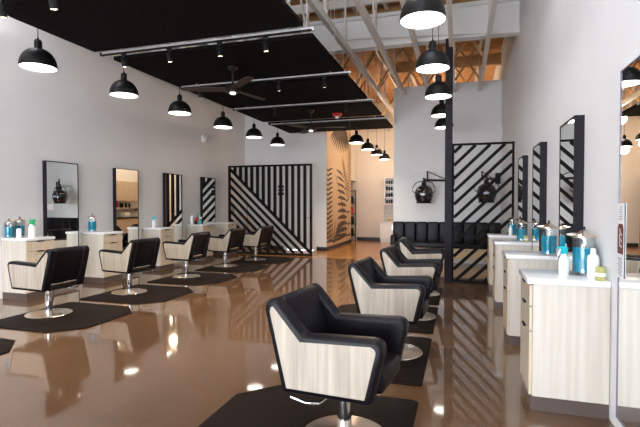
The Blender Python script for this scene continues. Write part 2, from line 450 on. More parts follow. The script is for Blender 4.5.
# floor mats under the chairs
def make_mat(label, group):
    ch = .29; x0, x1, hw = -.97, .36, .665
    pts = [(x0, -hw + ch), (x0 + ch, -hw), (x1 - .03, -hw), (x1, -hw + .03), (x1, hw - .03), (x1 - .03, hw), (x0 + ch, hw), (x0, hw - ch)]
    o = B().prism(pts, 0, MT, 'z', .006, 2).build('floor_mat', 'rubber')
    return tag(o, label, 'mat', group)
gM = 'black salon floor mats'
m0 = make_mat('black rubber mat corner peeking in alone at the picture edge near the long mirror wall', gM)
m0.location = (-5.17, 2.90, 0); m0.rotation_euler = (0, 0, PI)
mlab = ['black rubber mat with clipped corners under the mirror-wall chair farthest from the slatted divider',
        'black rubber mat with clipped corners under the fourth mirror-wall chair from the slatted divider',
        'black rubber mat with clipped corners under the third mirror-wall chair from the slatted divider',
        'black rubber mat with clipped corners under the second mirror-wall chair from the slatted divider',
        'black rubber mat with clipped corners under the chair standing before the slatted divider']
for x, y, lb in zip((-5.11, -5.15, -5.17, -5.17, -5.1), (4.545, 6.05, 7.62, 9.18, 10.62), mlab): dup(m0, (x, y, 0), PI, lb, gM)
mlab = ['black rubber mat under the large close styling chair', 'black rubber mat under the second aisle-row chair, just behind the large close one',
        'black rubber mat under the third aisle-row styling chair', 'black rubber mat under the aisle-row chair beside the channelled bench']
for y, lb in zip((2.665, 4.275, 5.80, 7.30), mlab): dup(m0, (-.64, y, 0), 0, lb, gM)

# ------------------------------------------------------------------ styling-station cabinets
def make_cabinet(label, group):
    t = thing('station_cabinet', label, 'cabinet', group=group)     # front face at x=0, back on the wall at x=-.5
    hw = .24
    B().box(-.495, -.022, -hw, hw, .10, .890).build('body', 'laminate', t, False)
    B().box(-.495, -.012, -hw + .002, hw - .002, 0, .10).build('toe_kick', 'toe', t, False)
    B().box(-.497, .014, -hw - .012, hw + .012, .890, .930, .004).build('countertop', 'quartz', t)
    for z0, z1, nm in ((.735, .880, 'drawer'), (.560, .727, 'drawer'), (.108, .552, 'door')):
        d_ = B().box(-.020, 0, -hw + .003, hw - .003, z0, z1, .0015, 1).build(nm, 'front', t)
        B().box(-.004, .014, -.062, .062, z1 - .008, z1 + .003, .002).build('handle', 'black', d_)
    return t
gC = 'styling station cabinets'
LC = [5.36, 6.89, 8.53, 10.20, 11.52]; RC = [3.68, 5.20, 6.86, 8.23]
llab = ['pale wood cabinet with white top on the long mirror wall, farthest from the slatted divider',
        'pale wood drawer cabinet on the long mirror wall, fourth from the slatted divider',
        'pale wood drawer cabinet on the long mirror wall, third from the slatted divider',
        'pale wood drawer cabinet on the long mirror wall, second from the slatted divider',
        'pale wood drawer cabinet touching the end of the slatted black divider']
rlab = ['large pale laminate cabinet with spray bottle and blue jar, touching the cropped mirror',
        'pale laminate cabinet on the bare bright wall, second from the tall cropped mirror',
        'pale laminate cabinet on the bare bright wall, third from the tall cropped mirror',
        'pale laminate cabinet nearest the chevron screen on the bare bright wall']
cab = make_cabinet(llab[0], gC); cab.location = (XL + .5, LC[0], 0)
for y, lb in list(zip(LC, llab))[1:]: dup(cab, (XL + .5, y, 0), 0, lb, gC)
for y, lb in zip(RC, rlab): dup(cab, (XR - .5, y, 0), PI, lb, gC)

# ------------------------------------------------------------------ mirrors
def make_mirror(label, group, r=.016, fm='frame'):
    t = thing('wall_mirror', label, 'mirror', group=group)
    hw, z0, z1, dp = .365, .13, 2.18, .075
    f = B().box(0, dp, -hw, -hw + r, z0, z1).box(0, dp, hw - r, hw, z0, z1).box(0, dp, -hw + r, hw - r, z0, z0 + r).box(0, dp, -hw + r, hw - r, z1 - r, z1).box(0, .02, -hw + r, hw - r, z0 + r, z1 - r)
    f.build('frame', fm, t, False)
    B().box(.03, dp - .004, -hw + r, hw - r, z0 + r, z1 - r).build('mirror_glass', 'mirror', t, False)
    return t
gM2 = 'tall framed mirrors'
LM = [6.18, 7.78, 9.38, 10.98]; RM = [4.46, 6.12, 7.66]
llab = ['tall black-framed mirror on long wall reflecting the grey wall and hood dryer',
        'tall black-framed mirror on long wall reflecting warm lit cupboards and red products',
        'tall black-framed mirror on long wall reflecting upright black slats',
        'tall black-framed mirror on long wall reflecting slanting slats, next to the divider']
rlab = ['thick black-framed mirror behind the second cabinet on the bare bright wall',
        'middle narrow black-framed mirror seen edge-on on the bare bright wall',
        'thin sliver of black-framed mirror beside the chevron screen']
mir = make_mirror(llab[0], gM2); mir.location = (XL, LM[0], 0); mir.scale = (1, .92, 1)
for y, lb in list(zip(LM, llab))[1:]: dup(mir, (XL, y, 0), 0, lb, gM2)
for y, lb in zip(RM, rlab): dup(mir, (XR, y, 0), PI, lb, gM2).scale = (1, .79, 1)
M['pale_edge'] = plain('pale_mirror_edge', (.13, .12, .17), .4, .2)
nm = make_mirror('tall mirror cropped at the picture edge, with a bottle sticker on its glass', gM2, .007, 'pale_edge')
nm.location = (XR, 2.70, .05); nm.rotation_euler = (0, 0, PI)

# sticker on the cropped mirror
t = thing('mirror_sticker', 'white strip sticker with brown bottle print on the cropped mirror', 'sticker', (XR - .0755, 3.058 - .045, 0))
B().box(-.002, 0, -.05, .05, 1.02, 1.455).build('strip', 'white', t, False)
bt = [(-.045, 1.16), (.045, 1.16), (.05, 1.19), (.05, 1.31), (.03, 1.335), (-.03, 1.335), (-.05, 1.31), (-.05, 1.19)]
B().prism(bt, -.0035, -.002, 'x').build('bottle_print', 'brown_label', t, False)
q = B()
for i, (yy, zz, a, l) in enumerate([(-.012, 1.205, .2, .03), (.01, 1.222, 1.3, .035), (-.01, 1.24, .5, .032), (.012, 1.258, 1.2, .03), (-.012, 1.275, .3, .03), (.006, 1.292, 1.0, .03)]):
    q.bar((-.0042, yy - l / 2 * math.cos(a), zz - l / 2 * math.sin(a)), (-.0042, yy + l / 2 * math.cos(a), zz + l / 2 * math.sin(a)), .008, .001, 'x')
q.build('script_lettering', 'white', t, False)
q = B()
for i in range(9): q.box(-.0032, -.002, -.03 + .01 * (i % 2), .025 + .01 * (i % 3), 1.035 + .012 * i, 1.041 + .012 * i)
for i in range(6): q.box(-.0032, -.002, -.02, .03 - .008 * (i % 3), 1.36 + .014 * i, 1.366 + .014 * i)
q.build('fine_print', 'grey_print', t, False)
t = B().box(0, .002, -.055, .055, 1.40, 1.50).build('mirror_card', 'white'); t.location = (XL + .0755, 5.92, -.05)
tag(t, 'small white card stuck low on the mirror that reflects the hood dryer', 'card')

# ------------------------------------------------------------------ pendant lamps
def make_pendant(label, cord, group, rr=.2):
    t = thing('pendant_lamp', label, 'lamp', group=group)
    out = [(rr, 0)] + [(rr * math.cos(a) ** .9, .016 + (rr + .012) * math.sin(a)) for a in [i * PI / 2 / 14 for i in range(0, 14)]]
    out = [p for p in out if p[0] > .045] + [(.04, .229)]
    inn = [(max(p[0] - .006, .03), p[1] - (.004 if p[1] > .02 else 0)) for p in out][::-1]
    B().lathe(out, 40).build('shade', 'black', t)
    B().lathe(inn, 40).build('shade_lining', 'enamel', t)
    B().lathe([(.043, .222), (.043, .310), (.036, .318), (.036, .328), (.012, .334), (.008, .36), (0, .36)], 24).build('socket_cap', 'black', t)
    B().lathe([(0, .012), (rr - .016, .012), (rr - .014, .02), (0, .02)], 40).build('diffuser', 'lamp', t)
    B().tube([(0, 0, .35), (0, 0, cord)], .005, 8).build('cord', 'black', t)
    return t
gP = ['black dome pendants along the baffle edge', 'black dome pendants over the aisle row', 'black dome pendants in the back hall']
PL = [4.15, 5.58, 6.98, 8.52, 10.02, 11.50]; PZ = 3.07
ordn = ['sixth', 'fifth', 'fourth', 'third', 'second', 'first']
p0 = None
for y, n in zip(PL, ordn):
    lb = 'black dome pendant hanging at the black baffle edge, %s counted from the slatted divider' % n
    if p0 is None: p0 = make_pendant(lb, .47, gP[0]); p0.location = (-4.80, y, PZ)
    else: dup(p0, (-4.80, y, PZ), 0, lb, gP[0])
PR = [4.10, 5.59, 7.07, 8.86, 10.25]
labs = ['largest black dome pendant, hanging highest in view in front of the white beam',
        'second largest black dome pendant, beside the top of the black column',
        'third black dome pendant over the aisle row, half in front of the column',
        'black dome pendant partly hidden behind the column, upper of the two',
        'smallest black dome pendant over the aisle row, peeking from behind the column']
p1 = None
for y, lb in zip(PR, labs):
    if p1 is None: p1 = make_pendant(lb, 2.0, gP[1]); p1.location = (-.325 , y, PZ)
    else: dup(p1, (-.345 if y > 8 else -.325, y, PZ + (.05 if y > 8 else 0)), 0, lb, gP[1])
labs = ['black dome pendant in the back hall, largest of its four', 'second black dome pendant in the back hall, just behind the largest',
        'third black dome pendant in the back hall, next to the smallest', 'smallest black dome pendant, deepest in the back hall']
for y, lb in zip((11.75, 13.3, 14.8, 16.4), labs): dup(p1, (-2.64, y, PZ), 0, lb, gP[2])

# ------------------------------------------------------------------ ceiling baffles, track lights, fans
CX0, CX1, CZ = -4.80, -1.768, 3.53
gB = 'black ceiling baffles'
spans = [(3.55, 5.02), (5.37, 6.955), (7.25, 8.83), (9.15, 10.55), (10.85, 12.43)]
labs = ['black felt ceiling baffle, largest in view, fifth from the back wall', 'black felt ceiling baffle carrying the larger ceiling fan',
        'plain black felt ceiling baffle between the two fan baffles', 'black felt ceiling baffle with the red fire alarm on it',
        'black felt ceiling baffle closest to the palm mural']
for (a, b_), lb in zip(spans, labs):
    t = thing('ceiling_baffle', lb, 'ceiling baffle', ((CX0 + CX1) / 2, (a + b_) / 2, CZ), group=gB)
    hx, hy = (CX1 - CX0) / 2, (b_ - a) / 2
    B().box(-hx, hx, -hy, hy, 0, .055, .004, 1).build('felt_sheet', 'felt', t)
    for sx in (-1, 1):
        for sy in (-1, 1): B().tube([(sx * (hx - .12), sy * (hy - .12), .05), (sx * (hx - .12), sy * (hy - .12), ZC - CZ)], .004, 6).build('hanger_wire', 'joist_paint', t)
trk = [(3.33, [-4.31, -3.67], 'baffle strip at the picture corner'), (5.0, [-4.30, -3.59, -2.86, -2.24], 'largest light track'),
       (6.82, [-4.285, -2.825, -2.055], 'track beside the larger fan'), (8.74, [-3.72, -2.18], 'track before the red alarm'), (10.68, [-3.55, -2.6], 'track closest to the palm mural')]
tl = ['silver light track above the corner of the picture, nearly out of view', 'longest silver light track, hung under the largest baffle', 'silver light track passing behind the larger ceiling fan',
      'silver light track just before the baffle with the red alarm', 'silver light track closest to the palm mural']
def make_spot(label, group):
    t = thing('track_spotlight', label, 'spotlight', group=group)
    B().box(-.03, .03, -.017, .017, -.035, 0, .003).build('adapter', 'black', t)
    B().tube([(0, 0, -.035), (0, 0, -.07)], .008, 8).build('stem', 'black', t)
    hd = B().lathe([(0, 0), (.032, 0), (.036, -.006), (.036, -.11), (.032, -.112), (.030, -.10), (0, -.10)], 24)
    hd.xf(Matrix.Translation((0, 0, -.065)) @ Matrix.Rotation(math.radians(9), 4, 'X')).build('lamp_head', 'black', t)
    ln = B().lathe([(0, 0), (.0295, 0), (.0295, .004), (0, .004)], 20)
    ln.xf(Matrix.Translation((0, 0, -.065)) @ Matrix.Rotation(math.radians(9), 4, 'X') @ Matrix.Translation((0, 0, -.107))).build('lens', 'spot', t)
    return t
names = ['first', 'second', 'third', 'fourth']
s0 = None
spots = []
for (y, xs, where), lb in zip(trk, tl):
    tr = thing('light_track', lb, 'light track', (-3.15, y, 3.46), group='silver light tracks')
    B().box(-1.5, 1.5, -.016, .016, .018, .042, .003, 1).build('rail', 'rail', tr)
    B().box(-1.5, 1.5, -.014, .014, 0, .018).build('conductor_channel', 'black', tr)
    B().box(-1.525, -1.5, -.02, .02, -.002, .044).build('end_cap', 'black', tr); B().box(1.5, 1.525, -.02, .02, -.002, .044).build('end_cap', 'rail', tr)
    for sx in (-1.2, 1.2): B().tube([(sx, 0, .04), (sx, 0, ZC - 3.46)], .004, 6).build('hanger_wire', 'joist_paint', tr)
    for i, x in enumerate(xs):
        l2 = 'small black spotlight on the %s, %s from the pendant side' % (where, names[i])
        if s0 is None: s0 = make_spot(l2, 'track spotlights'); s0.location = (x, y, 3.46)
        else: dup(s0, (x, y, 3.46), 0, l2, 'track spotlights')
        spots.append((x, y))
# bridge rail so the tracks meet the baffle edge
def make_fan(label, loc, top, angs):
    t = thing('ceiling_fan', label, 'ceiling fan', loc, group='ceiling fans')
    B().lathe([(0, top), (.07, top), (.075, top - .02), (.05, top - .06), (.02, top - .075), (0, top - .075)], 28).build('canopy', 'bronze', t)
    B().tube([(0, 0, top - .07), (0, 0, .1)], .016, 12).build('downrod', 'bronze', t)
    B().lathe([(0, .12), (.03, .115), (.05, .09), (.10, .075), (.115, .05), (.115, -.01), (.09, -.03), (0, -.03)], 36).build('motor', 'bronze', t)
    B().lathe([(.045, -.03), (.042, -.045), (.03, -.052), (0, -.055)], 28).build('light_kit', 'lamp2', t)
    for a in angs:
        bl = B()
        n = 10; up = []; dn = []
        for i in range(n + 1):
            u = i / n; x = .10 + .68 * u; wv = .035 + .05 * math.sin(PI * min(1, u * .8 + .1)) ** .7
            if i == n: wv *= .6
            tw = .22 * (1 - u)
            up.append((x, wv, .02 + wv * tw)); dn.append((x, -wv, .02 - wv * tw))
        for i in range(n):
            for o, flip in ((.004, 0), (-.004, 1)):
                qd = [(p[0], p[1], p[2] + o) for p in (up[i], dn[i], dn[i + 1], up[i + 1])]
                bl.poly(qd[::-1] if flip else qd)
        for rim in (up, dn):
            for i in range(n): bl.poly([(rim[i][0], rim[i][1], rim[i][2] + .004), (rim[i][0], rim[i][1], rim[i][2] - .004), (rim[i + 1][0], rim[i + 1][1], rim[i + 1][2] - .004), (rim[i + 1][0], rim[i + 1][1], rim[i + 1][2] + .004)])
        for q in (0, n): bl.poly([(up[q][0], up[q][1], up[q][2] + .004), (dn[q][0], dn[q][1], dn[q][2] + .004), (dn[q][0], dn[q][1], dn[q][2] - .004), (up[q][0], up[q][1], up[q][2] - .004)])
        bmesh.ops.remove_doubles(bl.bm, verts=bl.bm.verts, dist=1e-5)
        bl.xf(Matrix.Rotation(math.radians(a), 4, 'Z')).build('blade', 'blade', t)
M['lamp2'] = emis('fan_lamp', (1., .9, .75), 2.)
make_fan('larger dark ceiling fan hanging under the second black baffle', (-3.29, 6.14, 3.16), .37, (-44, 77, 197))
make_fan('smaller looking dark ceiling fan under the red alarm baffle', (-3.15, 9.45, 3.10), .43, (4, 124, 244))
t = thing('fire_alarm', 'red fire alarm with white strobe under a black ceiling baffle', 'alarm', (-2.71, 10.04, 3.53))
B().lathe([(0, 0), (.11, 0), (.115, -.015), (.10, -.05), (.06, -.07), (0, -.072)], 28).build('housing', 'red', t)
B().lathe([(0, -.07), (.045, -.07), (.04, -.10), (.02, -.115), (0, -.118)], 20).build('strobe', 'white', t)

# ------------------------------------------------------------------ slatted divider (vertical + diagonal slats)
DVX0, DVX1, DVY, DVZ = -6.49, -3.92, 11.84, 2.565
t = thing('slatted_divider', 'black divider of upright slats over slanting slats, standing before the white back wall', 'divider', ((DVX0 + DVX1) / 2, DVY, 0))
W = DVX1 - DVX0; hx = W / 2
f = B().box(-hx, -hx + .05, -.04, .04, 0, DVZ).box(hx - .05, hx, -.04, .04, 0, DVZ).box(-hx + .05, hx - .05, -.04, .04, DVZ - .05, DVZ).box(-hx + .05, hx - .05, -.04, .04, 0, .06)
f.build('frame', 'slat', t, False)
# main diagonal from the top corner by the wall to the opposite foot
A = (-hx + .05, DVZ - .10); C_ = (hx - .05, .10)
sl = (C_[1] - A[1]) / (C_[0] - A[0])
dg = B().bar((A[0], 0, A[1]), (C_[0], 0, C_[1]), .07, .07)
Lnorm = math.hypot(1, sl); sp = .176
k = 1
while True:
    off = -k * sp * Lnorm
    p0_ = (A[0], A[1] + off); 
    if p0_[1] < .12: break
    xe = A[0] + (.07 - p0_[1]) / sl
    dg.bar((p0_[0], 0, p0_[1]), (xe, 0, .07), .068, .06); k += 1
dg.build('diagonal_slats', 'slat', t, False)
vs = B(); nv = 14
for i in range(1, nv):
    x = -hx + .025 + (W - .05) * i / nv
    zb = A[1] + sl * (x - A[0])
    vs.box(x - .036, x + .036, -.035, .035, max(zb, .07), DVZ - .05)
vs.build('vertical_slats', 'slat', t, False)

# chevron screen by the column
SY, SX0, SX1, SZ = 8.57, -.138, .905, 2.545
t = thing('chevron_screen', 'open black screen of slanting slats between the black column and bright wall', 'screen', ((SX0 + SX1) / 2, SY, 0))
hx = (SX1 - SX0) / 2
B().box(-hx, -hx + .03, -.03, .03, .02, SZ).box(hx - .035, hx, -.03, .03, 0, SZ).box(-hx + .03, hx - .035, -.03, .03, SZ - .035, SZ).box(-hx + .03, hx - .035, -.03, .03, .02, .06).build('frame', 'slat', t, False)
dg = B(); sl = .97
x0, x1 = -hx + .03, hx - .035
z = -.93
while z < SZ:
    pa = [x0, z]; pb = [x1, z + sl * (x1 - x0)]
    if pa[1] < .06: pa = [x0 + (.06 - z) / sl, .06]
    if pb[1] > SZ - .035: pb = [x0 + (SZ - .035 - z) / sl, SZ - .035]
    if pa[0] < x1 - .02 and pb[0] > x0 + .02: dg.bar((pa[0], 0, pa[1]), (pb[0], 0, pb[1]), .056, .045)
    z += .237
dg.build('diagonal_slats', 'slat', t, False)

# ------------------------------------------------------------------ bench with channelled back
t = thing('channel_bench', 'long black bench with channelled back against the grey wall', 'bench', ((XG + XR) / 2, YG, 0))
hx = (XR - XG) / 2 - .005
B().box(-hx + .06, hx, -.52, -.02, .10, .36).build('base', 'tan_wood', t, False)
B().box(-hx + .06, hx, -.48, -.02, 0, .10).build('plinth', 'greyplinth', t, False)
B().box(-hx + .06, hx, -.56, -.12, .36, .49, .03, 3).build('seat', 'leather', t)
n = 9; cw = (2 * hx - .0) / n
for i in range(n):
    B().box(-hx + cw * i, -hx + cw * (i + 1), -.14, -.01, .44, .99, .035, 4).build('back_channel', 'leather', t)
e = [(-.55, 0), (-.58, .62), (-.54, .66), (-.15, .66), (-.15, 0)]
B().prism(e, -hx - .0, -hx + .06, 'x', .012, 2).build('end_arm', 'leather', t)
e2 = [(-.522, .04), (-.547, .60), (-.525, .625), (-.19, .625), (-.19, .04)]
B().prism(e2, -hx + .055, -hx + .066, 'x').build('end_panel', 'oak', t, False)

# hood dryers on jointed wall arms
def make_dryer(name_label, loc, wall_pt, elbow):
    t = thing('hood_dryer', name_label, 'hair dryer', loc, group='hood dryers')
    prof = [(.17, -.20), (.195, -.16), (.225, -.05), (.222, .05), (.19, .14), (.12, .20), (.05, .222), (0, .225)]
    B().lathe(prof + [(0, .215)] + [(r - .012 if r > .012 else 0, z - .008) for r, z in prof[::-1]][1:] + [(.17, -.20)], 40).build('hood', 'hood', t)
    B().lathe([(.172, -.20), (.19, -.215), (.178, -.235), (.16, -.21)], 40).build('visor_rim', 'black', t)
    y = B()
    y.tube([(-.215, 0, .02), (-.27, 0, .07), (-.275, 0, .15), (-.20, 0, .27), (-.1, 0, .31), (0, 0, .315), (.1, 0, .31), (.20, 0, .27), (.275, 0, .15), (.27, 0, .07), (.215, 0, .02)], .011)
    y.build('yoke', 'black', t)
    B().lathe([(0, .22), (.06, .22), (.06, .26), (.04, .30), (.03, .31), (0, .31)], 20).build('swivel', 'black', t)
    bd = B()
    for i, x in enumerate((-.06, -.035, -.01, .015, .04)):
        bd.box(x - .008, x + .008, -.232, -.220, -.03 - .008 * (i % 2), .012)
    bd.build('badge_lettering', 'badge', t, False)
    wp = Vector(wall_pt) - Vector(loc); el = Vector(elbow) - Vector(loc)
    ar = B().tube([(0, 0, .30), (0, 0, .40)], .028, 12); ar.tube([(0, 0, .345), (wp.x, wp.y, .345)], .026, 12)
    ar.build('arm', 'bronze', t)
    st = B().tube([(el.x, el.y, .345), (el.x, el.y, el.z)], .020, 10); st.tube([(el.x, el.y, el.z - .01), ((wp.x + el.x) / 2 + .05, (wp.y + el.y) / 2, el.z - .16), (wp.x, wp.y, .36)], .012, 8)
    st.build('spring_strut', 'bronze', t)
    B().box(wp.x - .06, wp.x + .06, wp.y - .02, wp.y + .035, .23, .50, .01).build('wall_bracket', 'black', t)
make_dryer('black hood dryer on jointed arm over the bench, clear of the screen', (-.86, 11.45, 1.70), (-.20, YG - .037, 2.05), (-.84 + .06, 11.5, 2.27))
make_dryer('black hood dryer seen through the slanting slats of the screen', (.60, 11.45, 1.72), (.89, YG - .037, 2.05), (.50, 11.5, 2.24))

# small devices
t = thing('wall_sensor', 'small white sensor box high on the long mirror wall', 'sensor', (XL, 10.80, 3.22))
B().box(0, .07, -.09, .09, -.09, .09, .012).build('housing', 'white', t); B().lathe([(.035, 0), (.03, .02), (0, .025)], 18).xf(Matrix.Translation((.07, 0, -.01)) @ Matrix.Rotation(PI / 2, 4, 'Y')).build('lens', 'milky', t)
t = thing('wall_thermostat', 'small beige wall switch box where the bright wall meets the grey wall', 'thermostat', (XR, 11.72, 3.2))  # beige thermostat box with a small display
B().box(-.03, 0, -.05, .05, -.09, .09, .006).build('housing', 'enamel', t); B().box(-.033, -.028, -.03, .03, 0, .05).build('display', 'grey_print', t)
t = thing('keypad', 'small black wall keypad beside the white door behind the slats', 'keypad', (-5.43, YB, 1.90))
B().box(-.10, .10, -.025, 0, -.17, .14, .006).build('housing', 'black', t)
B().box(-.09, .09, -.029, -.024, .02, .06).box(-.09, .09, -.029, -.024, -.08, -.04).build('display', 'white', t, False)
t = thing('floor_mop', 'orange-handled mop leaning in the corner behind the slanting slats', 'mop', (-6.38, 12.9, 0))
B().tube([(0, 0, .06), (-.10, .12, 1.42)], .022, 10).build('handle', 'orange', t)
B().box(-.16, .16, -.05, .05, 0, .07, .02).build('mop_head', 'towel', t)
t = thing('wall_poster', 'white poster with grey print on the side wall behind the slanting slats', 'poster', (XL, 12.45, 1.2))
B().box(0, .006, -.2, .2, -.2, .3).build('sheet', 'white', t, False); B().box(.006, .008, -.10, .12, -.1, .2).box(.006, .008, -.15, .15, .22, .25).build('print', 'grey_print', t, False)
t = thing('pipe_conduit', 'thin pale conduit running along the white beam to the bright wall', 'conduit', (0, 8.50, 4.47))
B().tube([(-2.3, 0, .12), (-1.95, 0, .14), (.45, 0, -.02), (.5, 0, -.05), (XR - .02, 0, -.05)], .012, 8).build('tube', 'joist_paint', t)

# ------------------------------------------------------------------ bottles on the stations
CT = .930
def jar(label, loc, s=1., fill='blue', group='disinfectant jars', lever=1):
    t = thing('disinfectant_jar', label, 'jar', loc, group=group)
    B().lathe([(0, 0), (.052, 0), (.054, .01), (.046, .035), (.05, .05), (.05, .185), (.049, .185), (.049, .05), (.045, .035), (.05, .012), (0, .006)], 28).build('glass', 'clear', t)
    B().lathe([(0, .012), (.046, .014), (.042, .035), (.0475, .052), (.0475, .135), (0, .135)], 28).build('liquid', fill, t)
    B().lathe([(0, .222), (.012, .220), (.030, .204), (.052, .192), (.055, .186), (.055, .182), (0, .182)], 28).prism([(lever * .04, .186), (lever * .078, .192), (lever * .078, .199), (lever * .03, .206)], -.016, .016, 'y', .003, 1).build('lid', 'brushed', t)
    B().tube([(0, 0, .218), (0, 0, .236)], .007).build('lid_knob', 'black', t)
    t.scale = (s, s, s); return t
def spray(label, loc, rz, body='milky', top='teal', s=1., group='spray bottles'):
    t = thing('spray_bottle', label, 'spray bottle', loc, rz, group)
    B().lathe([(0, 0), (.034, 0), (.036, .008), (.036, .10), (.030, .125), (.016, .145), (.014, .155), (0, .155)], 24).build('body', body, t)
    hd = [(-.022, .152), (-.026, .195), (-.018, .208), (.052, .208), (.056, .196), (.03, .190), (.02, .152)]
    B().prism(hd, -.013, .013, 'y', .004, 2).build('spray_head', top, t)
    B().prism([(.026, .19), (.036, .19), (.05, .155), (.052, .135), (.044, .137), (.036, .16)], -.006, .006, 'y', .002, 1).build('trigger', top if top != 'teal' else 'milky', t)
    t.scale = (s, s, s); return t
def pump(label, loc, mat='white', s=1., cap='white', group='plain bottles'):
    t = thing('lotion_bottle', label, 'bottle', loc, 0, group)
    B().lathe([(0, 0), (.026, 0), (.028, .006), (.028, .10), (.024, .115), (.012, .122), (0, .122)], 24).build('body', mat, t)
    B().lathe([(.013, .12), (.013, .148), (.011, .152), (0, .152)], 20).build('cap', cap, t)
    t.scale = (s, s, s); return t
def tin(label, loc, mat='olive', s=1.):
    t = thing('candle_jar', label, 'jar', loc, 0, 'candle jars')
    B().lathe([(0, 0), (.023, 0), (.025, .004), (.025, .068), (.022, .074), (0, .074)], 22).build('cup', mat, t)
    B().lathe([(.0253, .024), (.0258, .025), (.0258, .042), (.0253, .043)], 22).build('band', 'enamel', t)
    t.scale = (s, s, s); return t
spray('milky spray bottle with turquoise trigger head on the large cabinet by the cropped mirror', (.735, 3.70, CT), -2.7, 'milky', 'teal', 1.0)
jar('tall glass jar of blue disinfectant on the large cabinet by the cropped mirror', (.872, 3.74, CT), 1.5, lever=-1)
pump('white plastic bottle beside the tall blue jar on the large cabinet', (.905, 3.62, CT), 'milky', 1.35)
tin('small yellow-green candle at the edge of the large cabinet', (.915, 3.48, CT), s=1.25)
jar('glass jar of blue disinfectant on the second bright-wall cabinet from the cropped mirror', (.86, 5.03, CT), 1.5, 'blue', lever=-1)
jar('slim blue jar on the third bright-wall cabinet from the cropped mirror', (.82, 6.80, CT), 1.35, 'blue')
tin('small yellow-green tub beside the slim blue jar on the third bright-wall cabinet', (.86, 6.68, CT), 'olive', 1.2)
jar('blue jar on the bright-wall cabinet nearest the chevron screen', (.84, 8.16, CT), 1.35, 'blue')
pump('white bottle before the blue jar, near the chevron screen', (.80, 8.05, CT), 'white', 1.1)
jar('blue jar nearest the picture edge on the mirror-wall cabinet farthest from the divider', (-6.63, 5.19, CT), 1.25, 'blue')
jar('blue jar beside the white bottle on the mirror-wall cabinet farthest from the divider', (-6.62, 5.36, CT), 1.35, 'blue', lever=-1)
pump('small white bottle with dark cap on the mirror-wall cabinet farthest from the divider', (-6.47, 5.22, CT), 'white', 1.2, 'black')
spray('clear spray bottle with green head on the mirror-wall cabinet farthest from the divider', (-6.34, 5.33, CT), 0, 'milky', 'green', 1.35)
jar('blue jar on the mirror-wall cabinet fourth from the divider', (-6.56, 6.76, CT), 1.45, 'blue')
spray('white spray bottle with turquoise head on the third mirror-wall cabinet', (-6.46, 8.40, CT), 0, 'white', 'teal', 1.15)
pump('clear pump bottle on the second mirror-wall cabinet from the divider', (-6.56, 10.03, CT), 'milky', 1.5, 'chrome')
t = thing('hair_brush', 'red brush with green handle standing on the second mirror-wall cabinet', 'brush', (-6.52, 10.15, CT), 0)
B().lathe([(0, 0), (.04, 0), (.042, .08), (0, .08)], 18).build('cup', 'black', t)
B().tube([(0, 0, .07), (.015, .03, .17)], .035, 10).build('bristle_head', 'red', t)
B().tube([(.015, .03, .17), (.025, .05, .30)], .018, 10).build('handle', 'green', t)
spray('pale blue spray bottle beside the red brush on the second mirror-wall cabinet', (-6.46, 10.27, CT), 0, 'blue_pale', 'white', .9)

# ------------------------------------------------------------------ back hall: colour bar, shelves, closet rack
t = thing('color_bar_cabinet', 'white base cabinet at the end of the back hall, left of the bench back', 'cabinet', (-2.35, YE, 0))
B().box(-.55, .55, -.6, -.01, .10, .74).build('body', 'white', t, False); B().box(-.53, .53, -.56, -.01, 0, .10).build('toe_kick', 'milky', t, False)
B().box(-.56, .56, -.63, -.005, .74, .78, .004).build('countertop', 'quartz', t)
for s in (-1, 0):
    d_ = B().box(s * .55 + .004, s * .55 + .546, -.62, -.6, .12, .72, .002, 1).build('door', 'white', t)
    B().box(s * .55 + (.47 if s < 0 else .06), s * .55 + (.485 if s < 0 else .075), -.645, -.62, .5, .66).build('handle', 'chrome', d_)
t['label'] = 'white base cabinet at the end of the back hall beside the bench back'
o = B().box(-2.85, -1.3, YE - .012, YE - .001, .785, 1.40).build('backsplash', 'tile', smooth=False)
tag(o, 'mottled grey tile backsplash above the white hall cabinet', 'backsplash')
t = thing('wall_shelf_unit', 'white wall shelf unit with rows of dark products over the hall cabinet', 'shelf unit', (-2.24, YE, 1.44))
B().box(-.56, -.53, -.26, -.01, 0, 1.03).box(.53, .56, -.26, -.01, 0, 1.03).box(-.53, .53, -.03, -.01, 0, 1.03).build('carcass', 'white', t, False)
for z in (0, .25, .50, .75, 1.0): B().box(-.53, .53, -.26, -.03, z, z + .03).build('shelf_board', 'white', t, False)
gT = 'dark product tubes on the hall shelves'
prod = None
def make_prod(label, name='product_box', mat='black', w_=.055, h=.16, d_=.07, g=None):
    o = B().box(-w_ / 2, w_ / 2, -d_ / 2, d_ / 2, 0, h, .004, 1).build(name, mat)
    return tag(o, label, 'product', g)
for r in range(4):
    for i in range(11):
        lb = 'small dark product box among many on the white hall shelves'
        if prod is None: prod = make_prod(lb, g=gT); o = prod
        else: o = prod.copy(); COL.objects.link(o)
        o.location = (-2.24 - .47 + i * .092, YE - .15, 1.44 + .031 + r * .25); o.scale = (1, 1, .8 + .25 * random.random())
o = B().lathe([(0, 0), (.06, 0), (.10, .04), (.105, .09), (.07, .13), (0, .14)], 20).build('round_canister', 'tan_wood'); o.location = (-2.58, YE - .25, .781)
tag(o, 'round tan canister on the white hall cabinet', 'canister')
pump('dark bottle on the white hall cabinet against the backsplash', (-2.33, YE - .25, .781), 'amber', 1.5, 'black')

